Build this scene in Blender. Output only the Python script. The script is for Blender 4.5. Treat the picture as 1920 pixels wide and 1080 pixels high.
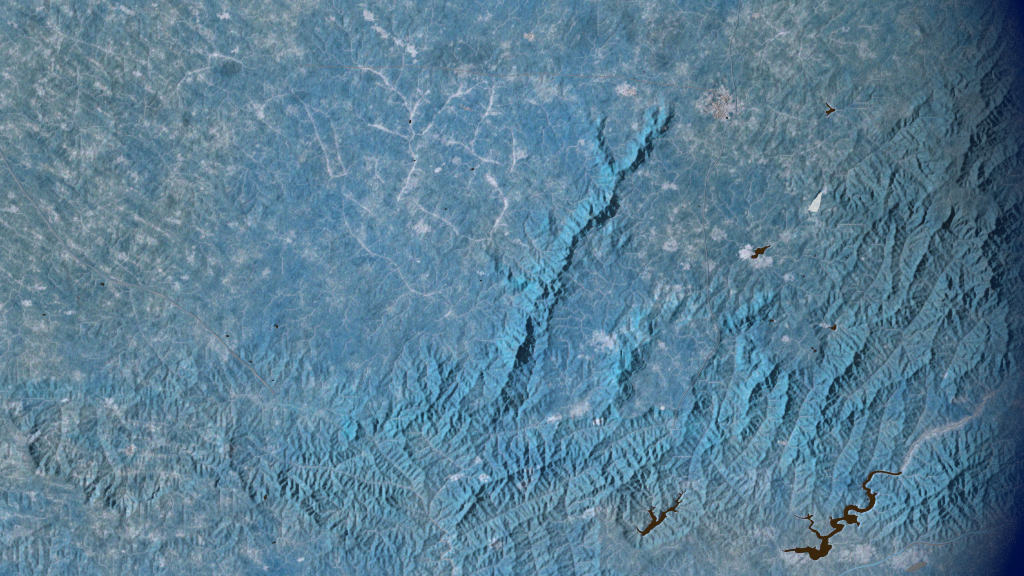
# A landscape photographed straight down from orbit through a spacecraft window.
# Units are metres; the camera is the origin and the ground lies 420 km below it.
import bpy, math
import numpy as np
from mathutils.geometry import tessellate_polygon
from mathutils import Vector

for _o in list(bpy.data.objects): bpy.data.objects.remove(_o)
scene = bpy.context.scene
COL = scene.collection
ALT = 420000.0
GROUND_WIDTH = 1920*60.0

# ---- camera: a telephoto lens pointing at the nadir, focused on the ground
cam_data = bpy.data.cameras.new('camera'); camera = bpy.data.objects.new('camera', cam_data); COL.objects.link(camera)
cam_data.sensor_width = 36.0
cam_data.lens = 36.0*ALT/GROUND_WIDTH
cam_data.clip_start = 0.05; cam_data.clip_end = 3.0e6
cam_data.dof.use_dof = True; cam_data.dof.focus_distance = ALT
cam_data.dof.aperture_fstop = cam_data.lens/30.0        # entrance pupil 30 mm wide
scene.camera = camera

# ---- sky and sun
SUN_EL, SUN_AZ = math.radians(26), math.radians(279)    # azimuth clockwise from north (up in the picture)
world = bpy.data.worlds.new('World'); scene.world = world; world.use_nodes = True
wn = world.node_tree.nodes; wn.clear()
sky = wn.new('ShaderNodeTexSky'); sky.sky_type = 'NISHITA'; sky.sun_disc = False
sky.sun_elevation = SUN_EL; sky.sun_rotation = SUN_AZ
sky.air_density = .7; sky.dust_density = 5.0; sky.ozone_density = .4      # hazy, rather white sky light
bg = wn.new('ShaderNodeBackground'); bg.inputs['Strength'].default_value = 0.10
wo = wn.new('ShaderNodeOutputWorld')
# the camera records near infrared as blue, and sky light is weak in the infrared
tint = wn.new('ShaderNodeMix'); tint.data_type = 'RGBA'; tint.blend_type = 'MULTIPLY'; tint.inputs['Factor'].default_value = 1.0
tint.inputs['B'].default_value = (1.0, .76, .55, 1.0)
world.node_tree.links.new(sky.outputs[0], tint.inputs['A']); world.node_tree.links.new(tint.outputs['Result'], bg.inputs[0]); world.node_tree.links.new(bg.outputs[0], wo.inputs[0])
sun_data = bpy.data.lights.new('sun', 'SUN'); sun = bpy.data.objects.new('sun', sun_data); COL.objects.link(sun)
sun_data.energy = 5.0; sun_data.angle = math.radians(0.53); sun_data.color = (1.0, .975, .94)
_d = Vector((math.sin(SUN_AZ)*math.cos(SUN_EL), math.cos(SUN_AZ)*math.cos(SUN_EL), math.sin(SUN_EL)))
sun.rotation_euler = _d.to_track_quat('Z', 'Y').to_euler()
vs = scene.view_settings
vs.view_transform = 'Standard'; vs.look = 'None'; vs.exposure = 0.08; vs.gamma = 1.0; vs.use_curve_mapping = False
scene.cycles.use_denoising = False; scene.cycles.filter_width = 1.0
scene.cycles.max_bounces = 4; scene.cycles.diffuse_bounces = 2

# ---------------------------------------------------------------- terrain data
# Map units: 1 map unit = 60 m on the ground, x to the east, y to the south.
# Crest lines run north to south: (points, height m, width west, width east, sharpness)
CRESTS = [
 ([(921,450),(927,486),(953,515),(985,524),(1016,538)],330,20,8,1.1),
 # great central escarpment
 ([(1278,187),(1252,220),(1227,247),(1213,277),(1193,297),(1173,317),(1153,347),(1139,362)],330,20,11,1.2),
 ([(1150,350),(1139,362),(1137,378),(1138,393),(1126,402),(1113,410),(1097,420),(1083,433),(1070,450),(1060,468),(1054,486),(1046,502),(1037,523)],500,28,14,1.2),
 ([(1046,500),(1037,523),(1020,540),(1008,560),(987,600),(980,625),(971,640),(970,658),(965,680),(950,703)],540,36,16,1.2),
 ([(966,672),(950,703),(941,727),(928,775),(908,800),(904,818)],250,30,13,1.2),
 ([(1033,527),(1038,540),(1031,560),(1010,580),(994,592)],300,9,26,1.1),
 # western branch of the escarpment
 ([(1091,203),(1100,215),(1106,235),(1121,250),(1124,270),(1128,283),(1142,300),(1146,318),(1152,345)],400,28,10,1.1),
 ([(1236,205),(1226,225),(1218,245),(1212,262)],200,12,10,1.1),
 ([(1190,265),(1184,285),(1170,300)],160,9,8,1.1),
 # plateau hills west of the scarp
 ([(1032,390),(1024,400),(1021,420),(1015,430),(1028,440),(1026,448),(1035,456)],230,26,12,1.1),
 ([(1131,372),(1124,390),(1112,404)],150,8,9,1.1),
 ([(921,450),(922,468),(928,488),(937,498)],110,9,10,1.1),
 # east-side hills
 ([(1183,420),(1165,425),(1149,436),(1146,455),(1135,475)],170,14,14,1.1),
 ([(1181,437),(1173,457),(1160,475)],150,14,9,1.1),
 ([(1103,462),(1099,478),(1108,494),(1114,500)],130,12,10,1.1),
 ([(1083,440),(1090,455),(1080,470)],120,10,10,1.1),
 ([(1060,528),(1044,540),(1034,556)],220,8,22,1.1),
 # ridge south east of centre
 ([(1279,563),(1262,592),(1256,602)],150,26,10,1.1),
 ([(1222,578),(1212,600),(1216,615),(1224,632),(1222,648)],260,34,14,1.1),
 ([(1222,648),(1206,653),(1192,664),(1178,682),(1163,702),(1160,722),(1155,745),(1147,765),(1130,787),(1118,808)],360,44,20,1.2),
 ([(1180,640),(1174,655),(1165,672)],90,10,7,1.1),
 ([(1106,705),(1094,735),(1082,762)],110,9,9,1.1),
 # ridge with ribbed south-east face
 ([(1482,548),(1460,560),(1427,573),(1408,582),(1393,597),(1375,612),(1363,623)],300,14,28,1.1),
 ([(1361,600),(1362,615),(1366,628)],220,10,8,1.1),
 ([(1400,628),(1391,655),(1390,680),(1392,700)],330,9,16,1.1),
 ([(1424,650),(1412,670),(1399,694)],190,6,10,1.1),
 ([(1455,660),(1440,690),(1425,715),(1404,730),(1402,748),(1400,762)],340,18,30,1.1),
 ([(1490,700),(1474,720),(1468,745),(1470,765),(1452,790)],300,20,24,1.1),
 ([(1592,640),(1597,672),(1590,690),(1570,712),(1553,728),(1530,752)],380,30,26,1.1),
 ([(1531,752),(1533,770),(1530,786),(1522,808)],300,24,22,1.1),
 ([(1311,739),(1305,760),(1303,778),(1310,790)],280,24,20,1.1),
 ([(1358,752),(1352,780),(1338,800),(1325,822),(1312,845)],300,16,18,1.1),
 ([(1418,775),(1408,795),(1385,830)],220,14,16,1.1),
 ([(1626,560),(1600,585),(1575,610)],170,10,14,1.1),
 # eastern range
 ([(1692,525),(1665,548),(1640,575),(1624,584)],280,13,13,1.1),
 ([(1720,535),(1700,560),(1672,590),(1655,602),(1640,622)],270,12,14,1.1),
 ([(1790,505),(1772,540),(1765,560),(1752,580),(1740,600)],330,16,20,1.1),
 ([(1735,555),(1712,572),(1690,600),(1672,622)],270,14,16,1.1),
 ([(1812,540),(1805,565),(1796,590),(1780,612)],330,18,18,1.1),
 ([(1750,466),(1725,485),(1706,508),(1690,524)],230,14,16,1.1),
 ([(1925,365),(1897,387),(1870,408),(1847,432),(1832,455),(1826,470),(1838,490),(1851,505),(1849,525),(1853,545),(1868,560),(1885,583)],520,28,40,1.2),
 ([(1845,380),(1832,402),(1820,425),(1812,450)],240,14,16,1.1),
 ([(1785,385),(1778,405),(1765,430),(1757,455)],200,10,12,1.1),
 ([(1740,360),(1728,378),(1717,390)],190,16,14,1.1),
 ([(1703,405),(1688,425),(1676,445),(1668,470),(1660,490)],150,10,12,1.1),
 ([(1893,165),(1877,178),(1862,205),(1845,230),(1828,255),(1817,280),(1813,300)],480,26,40,1.2),
 ([(1870,118),(1866,135),(1852,150),(1842,170)],260,22,20,1.1),
 ([(1843,175),(1838,205),(1832,230)],230,12,10,1.1),
 ([(1790,125),(1778,155),(1768,180),(1772,205),(1770,230),(1783,248),(1797,262)],320,18,26,1.1),
 ([(1735,182),(1725,195),(1712,208)],200,16,10,1.1),
 ([(1752,25),(1738,45),(1722,70),(1716,95)],200,18,16,1.1),
 ([(1760,250),(1744,275),(1730,300)],150,10,12,1.1),
 ([(1790,300),(1768,330),(1752,355)],210,12,16,1.1),
 ([(1845,300),(1830,330),(1812,355)],260,14,20,1.1),
 ([(1900,250),(1880,290),(1860,330)],300,16,26,1.1),
 ([(1900,440),(1880,465),(1868,490)],280,14,20,1.1),
 ([(1915,500),(1895,520),(1880,535)],280,14,20,1.1),
 ([(1905,600),(1892,640),(1878,680),(1870,705)],360,24,26,1.1),
 ([(1840,590),(1830,625),(1822,660),(1815,690)],260,22,16,1.1),
 ([(1730,660),(1727,685),(1712,705),(1700,730)],240,18,22,1.1),
 ([(1815,680),(1800,700),(1785,722),(1760,745)],250,18,20,1.1),
 ([(1715,745),(1706,775),(1700,800),(1690,825)],260,18,18,1.1),
 ([(1655,705),(1640,735),(1630,760),(1622,785)],250,16,18,1.1),
 ([(1610,735),(1598,765),(1590,790),(1578,815)],260,18,18,1.1),
 ([(1500,800),(1492,830),(1484,860),(1490,890)],220,22,20,1.1),
 ([(1445,815),(1437,845),(1420,870)],200,16,18,1.1),
 ([(1560,830),(1545,860),(1535,890),(1525,915)],200,14,16,1.1),
 ([(1620,840),(1608,865),(1596,885),(1580,910)],180,14,16,1.1),
 # dark-flanked highland left of the scarp, southern slope country
 ([(800,640),(799,652),(797,664)],130,10,9,1.1),
 ([(866,600),(863,625),(862,650)],90,10,10,1.1),
 ([(908,650),(905,668),(896,690),(890,712)],190,20,14,1.1),
 ([(932,645),(926,662),(918,678)],140,10,12,1.1),
 ([(818,665),(815,690),(812,715)],180,10,14,1.1),
 ([(858,680),(842,694),(818,708)],150,8,16,1.1),
 ([(790,780),(783,790)],120,10,8,1.1),
 ([(805,770),(803,785),(801,795)],160,30,10,1.1),
 ([(870,735),(862,755),(850,772)],140,10,14,1.1),
 ([(508,595),(507,620),(500,650),(488,668)],120,10,12,1.1),
 ([(530,570),(520,600),(516,640),(510,680)],130,9,12,1.1),
 ([(545,600),(533,640),(528,675)],100,8,9,1.1),
 ([(445,575),(441,600),(440,618)],120,10,10,1.1),
 ([(562,640),(566,665),(560,690)],110,10,8,1.1),
 ([(604,625),(604,640),(592,660)],110,8,8,1.1),
 ([(655,765),(653,785),(660,805),(662,830)],280,22,16,1.1),
 ([(690,785),(700,800),(702,815)],200,14,12,1.1),
 ([(725,795),(745,805),(740,822)],200,12,12,1.1),
 ([(375,470),(370,500),(360,520)],110,14,10,1.1),
 ([(395,490),(398,510),(402,530)],60,8,10,1.1),
 ([(115,460),(116,490),(113,525)],70,10,8,1.1),
 ([(245,560),(250,585),(258,605)],70,10,8,1.1),
 ([(322,575),(320,600)],70,14,10,1.1),
 ([(182,645),(184,665)],60,8,8,1.1),
 ([(335,725),(329,745),(325,765)],90,14,10,1.1),
 ([(352,820),(348,850),(346,885),(352,905)],110,10,12,1.1),
 ([(185,860),(182,880)],80,8,10,1.1),
 ([(228,865),(222,890)],80,8,12,1.1),
 ([(300,925),(292,945),(300,970)],110,10,14,1.1),
 ([(290,1012),(292,1035),(302,1055)],150,20,22,1.1),
 ([(325,1005),(332,1030)],90,10,10,1.1),
 ([(252,1050),(246,1070)],90,10,10,1.1),
 ([(226,920),(227,950),(225,985)],80,12,8,1.1),
 ([(1008,800),(1010,820),(1003,838)],120,8,8,1.1),
 ([(1043,800),(1030,825)],100,10,14,1.1),
]
# hogbacks: long strike ridges cut by many short gullies (points, height, half width)
HOGBACKS = [
 ([(-40,705),(30,718),(80,722),(180,735),(260,742),(330,748)],220,20),
 ([(330,745),(380,770),(420,790)],90,14),
 ([(505,765),(560,775),(612,790),(645,812)],150,13),
 ([(545,850),(590,842),(640,855),(668,858)],150,17),
 ([(500,900),(545,925),(575,955),(610,985)],140,12),
 ([(560,895),(600,915),(640,960),(690,985),(760,1000)],150,12),
 ([(635,895),(680,920),(720,935),(770,955)],160,13),
 ([(700,915),(745,930),(785,955)],140,12),
 ([(668,880),(705,893),(730,880)],120,14),
 ([(690,945),(760,945),(790,965)],90,12),
 ([(800,795),(830,800),(862,825),(880,860)],170,13),
 ([(730,835),(765,850),(775,880)],130,12),
 ([(880,880),(940,872),(990,850),(1030,835)],190,15),
 ([(820,945),(870,925),(930,895),(985,868)],200,14),
 ([(830,985),(885,955),(945,925),(1000,905)],190,14),
 ([(850,1010),(910,990),(970,960),(1010,940)],160,12),
 ([(900,1060),(950,1030),(1000,1010)],150,12),
 ([(1010,900),(1050,875),(1100,850)],140,14),
 ([(1060,960),(1110,925),(1160,880),(1200,840)],150,13),
 ([(1100,830),(1160,815),(1230,790)],150,13),
 ([(1010,1010),(1040,985),(1080,970)],120,12),
 ([(1190,1020),(1240,1000),(1300,960)],120,12),
 ([(1560,940),(1600,900),(1630,870)],100,10),
 ([(1620,985),(1680,950),(1760,905),(1840,870)],220,15),
 ([(1640,1010),(1700,975),(1790,925),(1860,890)],200,13),
 ([(1690,915),(1750,880),(1830,850)],220,14),
 ([(1740,860),(1800,835),(1880,805)],230,22),
 ([(1700,1010),(1750,985),(1810,950)],140,11),
]
# streams and river beds, drainage base level: (points, half width of pale bed, strength)
STREAMS = [
 ([(673,123),(712,137),(727,157),(740,168),(755,182),(763,198),(772,212),(772,223),(770,235),(777,252),(768,267),(770,283),(776,297),(777,305),(776,313),(768,330),(761,348),(755,357),(745,375)],2.6,1.0),
 ([(707,157),(723,163),(735,166)],3,.7),([(755,100),(755,120),(753,138),(742,160),(740,168)],1.5,.6),
 ([(803,172),(792,182),(782,195),(777,210),(772,218)],2.4,1.0),([(782,167),(792,180)],2,.9),
 ([(795,185),(807,195),(818,207)],1.6,.7),
 ([(903,153),(887,163),(872,177),(862,175),(848,182),(838,193),(825,208),(815,218),(812,230),(802,243),(792,252),(778,252)],2.1,1.0),
 ([(866,161),(858,175)],2.4,.9),([(837,198),(848,202),(855,212)],1.6,.8),([(815,233),(827,247),(834,254)],1.6,.7),
 ([(692,233),(725,243),(743,252),(757,257),(768,267)],2.8,.9),
 ([(923,163),(925,173),(922,188),(915,207),(907,223),(897,235),(892,247),(892,258),(885,268),(886,282)],2.0,1.0),
 ([(897,192),(915,207)],1.4,.6),([(957,193),(940,198),(927,197)],1.3,.6),([(940,212),(917,212)],1.3,.7),([(913,228),(932,240)],2,.5),
 ([(840,265),(865,270),(878,278),(893,292),(908,300),(923,302),(933,305)],3.0,.9),
 ([(908,300),(897,312),(887,317),(890,328),(882,337),(877,352)],1.6,.7),([(862,307),(873,308),(886,317)],1.8,.7),
 ([(913,330),(923,342),(938,357),(947,370),(948,383),(943,398),(935,410),(922,432),(920,447)],4.0,.9),
 ([(960,243),(965,267),(963,300),(960,320)],1.6,.8),([(987,187),(1003,195),(1017,200),(1028,215),(1031,232)],1.6,.6),
 ([(974,235),(978,248)],2,.6),
 ([(547,170),(567,193),(587,227),(597,260),(613,300),(620,330),(634,332),(648,328),(654,312)],2.4,.6),
 ([(570,196),(600,208),(617,220),(627,247),(633,275),(638,300),(645,325)],2.4,.55),
 ([(547,173),(520,180),(500,187),(487,205),(487,220),(498,232),(520,247)],2.6,.6),([(470,190),(487,212)],3,.7),
 ([(393,103),(427,107),(453,117)],3.0,.9),([(395,104),(390,125),(370,133),(350,140),(333,160)],2.6,.8),([(370,133),(390,157),(430,173)],2.0,.6),
 ([(100,55),(127,70),(187,90),(233,107),(277,117),(282,150)],1.4,.55),([(147,140),(147,167),(140,220),(150,245)],1.2,.5),
 ([(433,267),(477,303),(500,315)],1.2,.5),([(270,190),(271,230),(290,275),(310,305),(327,335)],1.2,.4),
 ([(673,450),(697,477),(730,483),(743,497),(753,520),(770,543),(800,553),(823,547),(838,560),(847,572),(842,588),(827,597)],1.2,.75),
 ([(773,370),(797,397),(830,410),(850,423),(860,440),(893,452),(920,447)],1.4,.7),
 ([(640,361),(673,382),(692,395),(700,405)],1.2,.6),([(705,300),(705,325),(718,341)],1.8,.8),
 ([(643,375),(645,405),(660,440),(673,450)],1.1,.5),
 ([(1660,480),(1645,520),(1620,550)],1.0,.2),
 ([(1435,195),(1460,210),(1500,225)],1.5,.45),([(1420,205),(1370,205)],1.4,.4),
 ([(1445,75),(1465,62),(1480,60)],1.6,.7),([(1400,22),(1425,25),(1440,45),(1463,60)],1.4,.5),([(1500,85),(1498,108)],1.3,.5),
 ([(1500,288),(1525,278),(1545,265)],1.4,.5),([(1590,320),(1620,300),(1650,280)],1.2,.4),
 ([(470,320),(440,310)],1,.3),([(152,398),(158,440)],1.1,.5),([(110,455),(155,468),(180,500)],1.3,.5),
 ([(210,485),(255,520),(272,540)],1.6,.7),([(245,540),(247,570),(265,625),(285,650),(305,675)],1.2,.5),
 ([(105,850),(118,815),(115,770),(100,740)],1.2,.5),([(182,770),(182,812),(192,830),(200,855),(215,885)],1.1,.5),
 ([(112,828),(160,850),(185,858)],1.0,.5),([(185,815),(220,822),(242,835)],1.0,.5),
 ([(240,788),(275,793),(305,793),(330,805)],1.2,.7),([(285,795),(285,825),(245,830)],1.0,.4),
 ([(240,885),(285,884),(330,888)],1.0,.6),([(255,853),(335,853)],1.0,.4),([(190,745),(215,765),(232,795),(245,810),(248,850)],3.0,.55),
 # southern mountain rivers
 ([(480,755),(545,760),(600,782),(645,805)],1.3,.5),
 ([(500,845),(525,862),(560,873),(620,878),(665,895),(700,905),(730,905),(768,915),(790,935),(800,960),(806,975)],1.6,.65),
 ([(630,875),(660,858),(680,850)],1.2,.5),([(700,825),(712,845),(770,900),(780,930)],1.4,.5),
 ([(800,825),(812,840),(850,865),(868,880),(840,900),(810,940),(803,970)],1.8,.7),
 ([(806,972),(826,990),(836,997),(830,1005),(826,1015),(838,1015),(845,1028),(832,1038),(826,1048),(845,1050),(851,1062),(848,1080),(845,1130)],2.2,.95),
 ([(760,950),(790,962),(806,973)],1.2,.4),([(640,955),(700,965),(760,985)],1.0,.3),
 ([(1010,800),(970,808),(920,815)],1.2,.5),([(1130,800),(1090,805),(1075,810)],1.2,.5),([(1250,795),(1200,805),(1150,830)],1.3,.4),
 ([(870,1000),(920,975),(980,945),(1050,920)],1.2,.4),([(880,1080),(905,1065),(935,1060)],1.5,.6),
 ([(990,1000),(1000,1040),(1010,1080),(1015,1130)],1.3,.3),([(1060,1000),(1075,1040),(1080,1130)],1.3,.3),
 ([(1070,900),(1060,940),(1066,975)],1.4,.4),
 ([(1490,880),(1488,915),(1482,950),(1490,962)],2.0,.5),
 ([(1330,860),(1360,900),(1400,940),(1440,950),(1482,960)],1.2,.3),([(1340,760),(1330,800),(1300,850),(1290,900)],1.2,.35),
 ([(1380,640),(1376,700),(1360,745),(1345,790)],1.0,.2),([(1440,740),(1440,780),(1420,810),(1400,840),(1370,870)],1.0,.25),
 ([(1520,730),(1500,770),(1490,800),(1470,840),(1460,870)],1.0,.25),([(1600,800),(1590,830),(1565,870),(1560,920),(1545,950)],1.0,.25),
 ([(1660,760),(1650,800),(1640,850),(1620,890)],1.0,.25),([(1740,730),(1735,770),(1700,830)],1.0,.3),
 ([(1790,480),(1755,530),(1730,580),(1700,615),(1690,640),(1700,660)],1.0,.2),([(1700,630),(1660,680),(1620,720),(1600,740)],1.0,.2),
 ([(1840,600),(1800,640),(1780,690),(1760,730)],1.0,.2),([(1705,440),(1690,480),(1686,500),(1692,515)],1.2,.35),
]
# the pale braided river bed upstream of the reservoir
BRAID = ([(1872,732),(1855,745),(1840,760),(1830,775),(1815,785),(1800,795),(1770,805),(1745,812),(1722,825),(1708,845),(1700,862),(1693,878)],4.2)
CANAL = [(1990,930),(1900,975),(1860,995),(1835,998),(1815,1000),(1790,1012),(1760,1020),(1720,1016),(1705,1022),(1690,1034),(1670,1044),(1640,1058),(1600,1067),(1570,1085),(1540,1130)]
ROADS = [
 ('road',[(-120,90),(-60,180),(0,285),(20,320),(45,360),(62,380),(85,412),(103,438),(115,452),(130,472),(148,487),(170,500),(195,517),(220,530),(250,535),(280,545),(310,557),(335,575),(370,598),(400,625),(427,653),(450,675),(470,690),(480,702),(500,722),(515,740)],2.0),
 ('road',[(1392,-120),(1388,-40),(1384,30),(1376,60),(1371,75),(1368,92),(1371,120),(1373,145),(1378,170),(1380,205),(1375,222),(1362,240),(1355,262),(1353,285),(1338,312),(1326,330),(1322,352),(1320,385),(1318,420),(1323,465),(1327,505),(1326,545),(1331,580),(1341,605),(1349,630),(1344,648),(1325,672),(1308,705),(1285,735),(1270,765),(1262,800)],1.1),
 ('road',[(560,122),(640,126),(700,127),(760,124),(800,125),(860,131),(930,142),(985,140),(1020,138),(1062,141),(1110,144),(1160,143),(1190,150),(1260,160),(1320,168),(1358,180)],.8),
]
# water bodies as outlines in map units
def _o(x0,y0,s,pts): return [(x0+a/s,y0+b/s) for a,b in pts]
LAKES = {
 'gorge': _o(1440,840,4.5,[(215,565),(240,572),(265,585),(300,588),(330,582),(333,565),(342,548),(346,572),(372,562),(385,570),(362,585),(352,600),(378,612),(388,628),(370,655),(356,668),(372,682),(398,690),(420,702),(436,722),(440,738),(462,745),(482,740),(505,735),(532,712),(560,692),(575,680),(548,674),(528,655),(522,625),(530,605),(522,578),(540,580),(538,602),(568,596),(590,590),(620,588),(640,578),(638,545),(642,515),(662,492),(690,480),(715,478),(728,488),(745,478),(740,492),(768,486),(752,500),(770,512),(800,514),(828,508),(852,488),(862,462),(860,435),(832,438),(858,424),(842,408),(834,385),(836,362),(808,350),(794,328),(800,300),(822,280),(842,262),(848,235),(868,208),(895,196),(930,190),(975,194),(1020,202),(1060,214),(1095,212),(1118,198),(1132,180),(1138,160),(1148,162),(1146,190),(1128,214),(1100,228),(1060,230),(1010,216),(960,208),(915,208),(888,222),(874,248),(862,275),(830,298),(818,318),(830,336),(862,342),(868,360),(862,378),(880,392),(905,378),(930,385),(905,398),(898,412),(908,432),(900,468),(884,500),(862,520),(830,535),(790,548),(752,540),(720,522),(695,520),(678,530),(672,558),(700,562),(730,560),(742,572),(762,572),(748,592),(752,620),(778,632),(760,668),(748,636),(722,632),(700,645),(672,638),(658,615),(640,606),(610,612),(585,622),(580,640),(612,640),(650,648),(632,672),(620,698),(590,712),(560,728),(530,752),(498,768),(512,772),(500,792),(520,790),(500,812),(540,820),(535,848),(512,870),(500,900),(470,918),(440,922),(415,945),(385,948),(355,925),(345,895),(338,880),(300,884),(262,888),(235,884),(225,868),(185,872),(150,880),(100,860),(145,868),(130,850),(140,860),(180,855),(215,850),(240,845),(235,830),(250,843),(290,845),(330,835),(335,822),(350,836),(375,845),(405,828),(398,848),(420,860),(432,865),(440,845),(440,820),(452,795),(460,775),(430,765),(412,745),(400,715),(380,712),(362,692),(342,680),(345,662),(368,635),(358,615),(335,600),(300,598),(260,590)]),
 'fork': _o(1140,900,9,[(490,790),(500,815),(530,850),(570,872),(605,862),(640,815),(680,780),(690,725),(705,740),(740,710),(755,670),(735,630),(715,600),(700,550),(640,515),(690,512),(740,492),(770,470),(735,460),(740,435),(755,450),(810,458),(770,490),(740,520),(745,545),(790,545),(760,570),(770,590),(810,605),(800,620),(825,640),(800,705),(845,690),(880,640),(905,590),(915,520),(935,540),(975,528),(1020,490),(1060,462),(1110,445),(1145,425),(1165,395),(1150,375),(1150,345),(1170,315),(1215,285),(1220,265),(1195,240),(1210,215),(1235,240),(1300,190),(1330,175),(1260,235),(1240,265),(1215,310),(1185,335),(1175,360),(1195,375),(1240,350),(1280,335),(1235,375),(1195,400),(1180,430),(1140,465),(1120,495),(1130,515),(1180,515),(1220,512),(1180,530),(1130,545),(1095,520),(1050,525),(1005,540),(970,565),(970,600),(1030,605),(985,620),(950,655),(925,690),(900,710),(870,745),(800,780),(760,820),(710,850),(690,890),(640,915),(600,945),(565,940),(575,910),(540,895),(505,860),(485,820)]),
 'plain': _o(1360,320,6.75,[(330,1080),(335,1068),(365,1068),(385,1055),(368,1030),(370,1005),(395,1000),(410,980),(430,975),(445,985),(480,972),(505,955),(535,958),(560,942),(578,948),(560,965),(530,975),(505,1000),(490,1025),(475,1065),(440,1052),(415,1062),(410,1082),(395,1110),(350,1115),(325,1100)]),
 'bird': _o(1280,0,3,[(800,572),(815,585),(828,600),(840,610),(858,612),(856,625),(835,632),(820,645),(806,658),(815,640),(802,632),(806,624),(822,622),(832,612),(815,600)]),
 'hook': _o(1280,360,3,[(818,758),(835,762),(850,755),(855,742),(864,748),(864,770),(852,780),(838,772)]),
}
PONDS = [(1446,601,4.2,2.6,10),(1528,658,3.0,2.8,0),(1523,653,3.2,1.8,30),(192,533,4.0,2.4,8),(83,590,3.6,2.0,0),(519,612,2.4,3.6,-20),(427,630,3.0,2.4,10),(471,678,2.0,1.8,0),(512,713,2.4,1.2,0),(769,228,2.2,3.8,20),(886,317,3.2,2.0,-15),(777,301,2.0,1.4,0),(836,392,3.0,1.4,-10),(902,526,2.4,1.6,0),(1363,221,2.6,2.0,0),(498,932,3.0,5.2,10),(514,1017,4.5,1.6,-18),(1507,518,2.2,1.8,-30),(1587,483,1.8,1.6,0),(1208,135,1.8,1.4,0),(1529,480,1.6,1.4,0),(1311,387,1.8,1.4,0),(1369,577,1.6,1.4,0)]
# bright bare pans and fields, outlines
PANS = {
 'salt': _o(1360,320,6.75,[(1044,492),(1070,455),(1095,410),(1120,370),(1150,345),(1172,305),(1195,268),(1212,262),(1222,290),(1212,330),(1205,375),(1196,420),(1188,460),(1165,515),(1140,520),(1090,516)]),
 'quarry': _o(1440,840,4.5,[(1165,1040),(1180,1015),(1225,990),(1270,965),(1305,955),(1345,968),(1335,990),(1300,1005),(1260,1030),(1210,1050)]),
}
# towns and villages (x, y, radius x, radius y, blocks)
TOWNS = [(1352,190,30,27,700),(1178,172,15,8,120),(876,204,9,5,60),(1420,28,8,6,40),(248,843,7,9,60),(990,70,9,7,60)]
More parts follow.
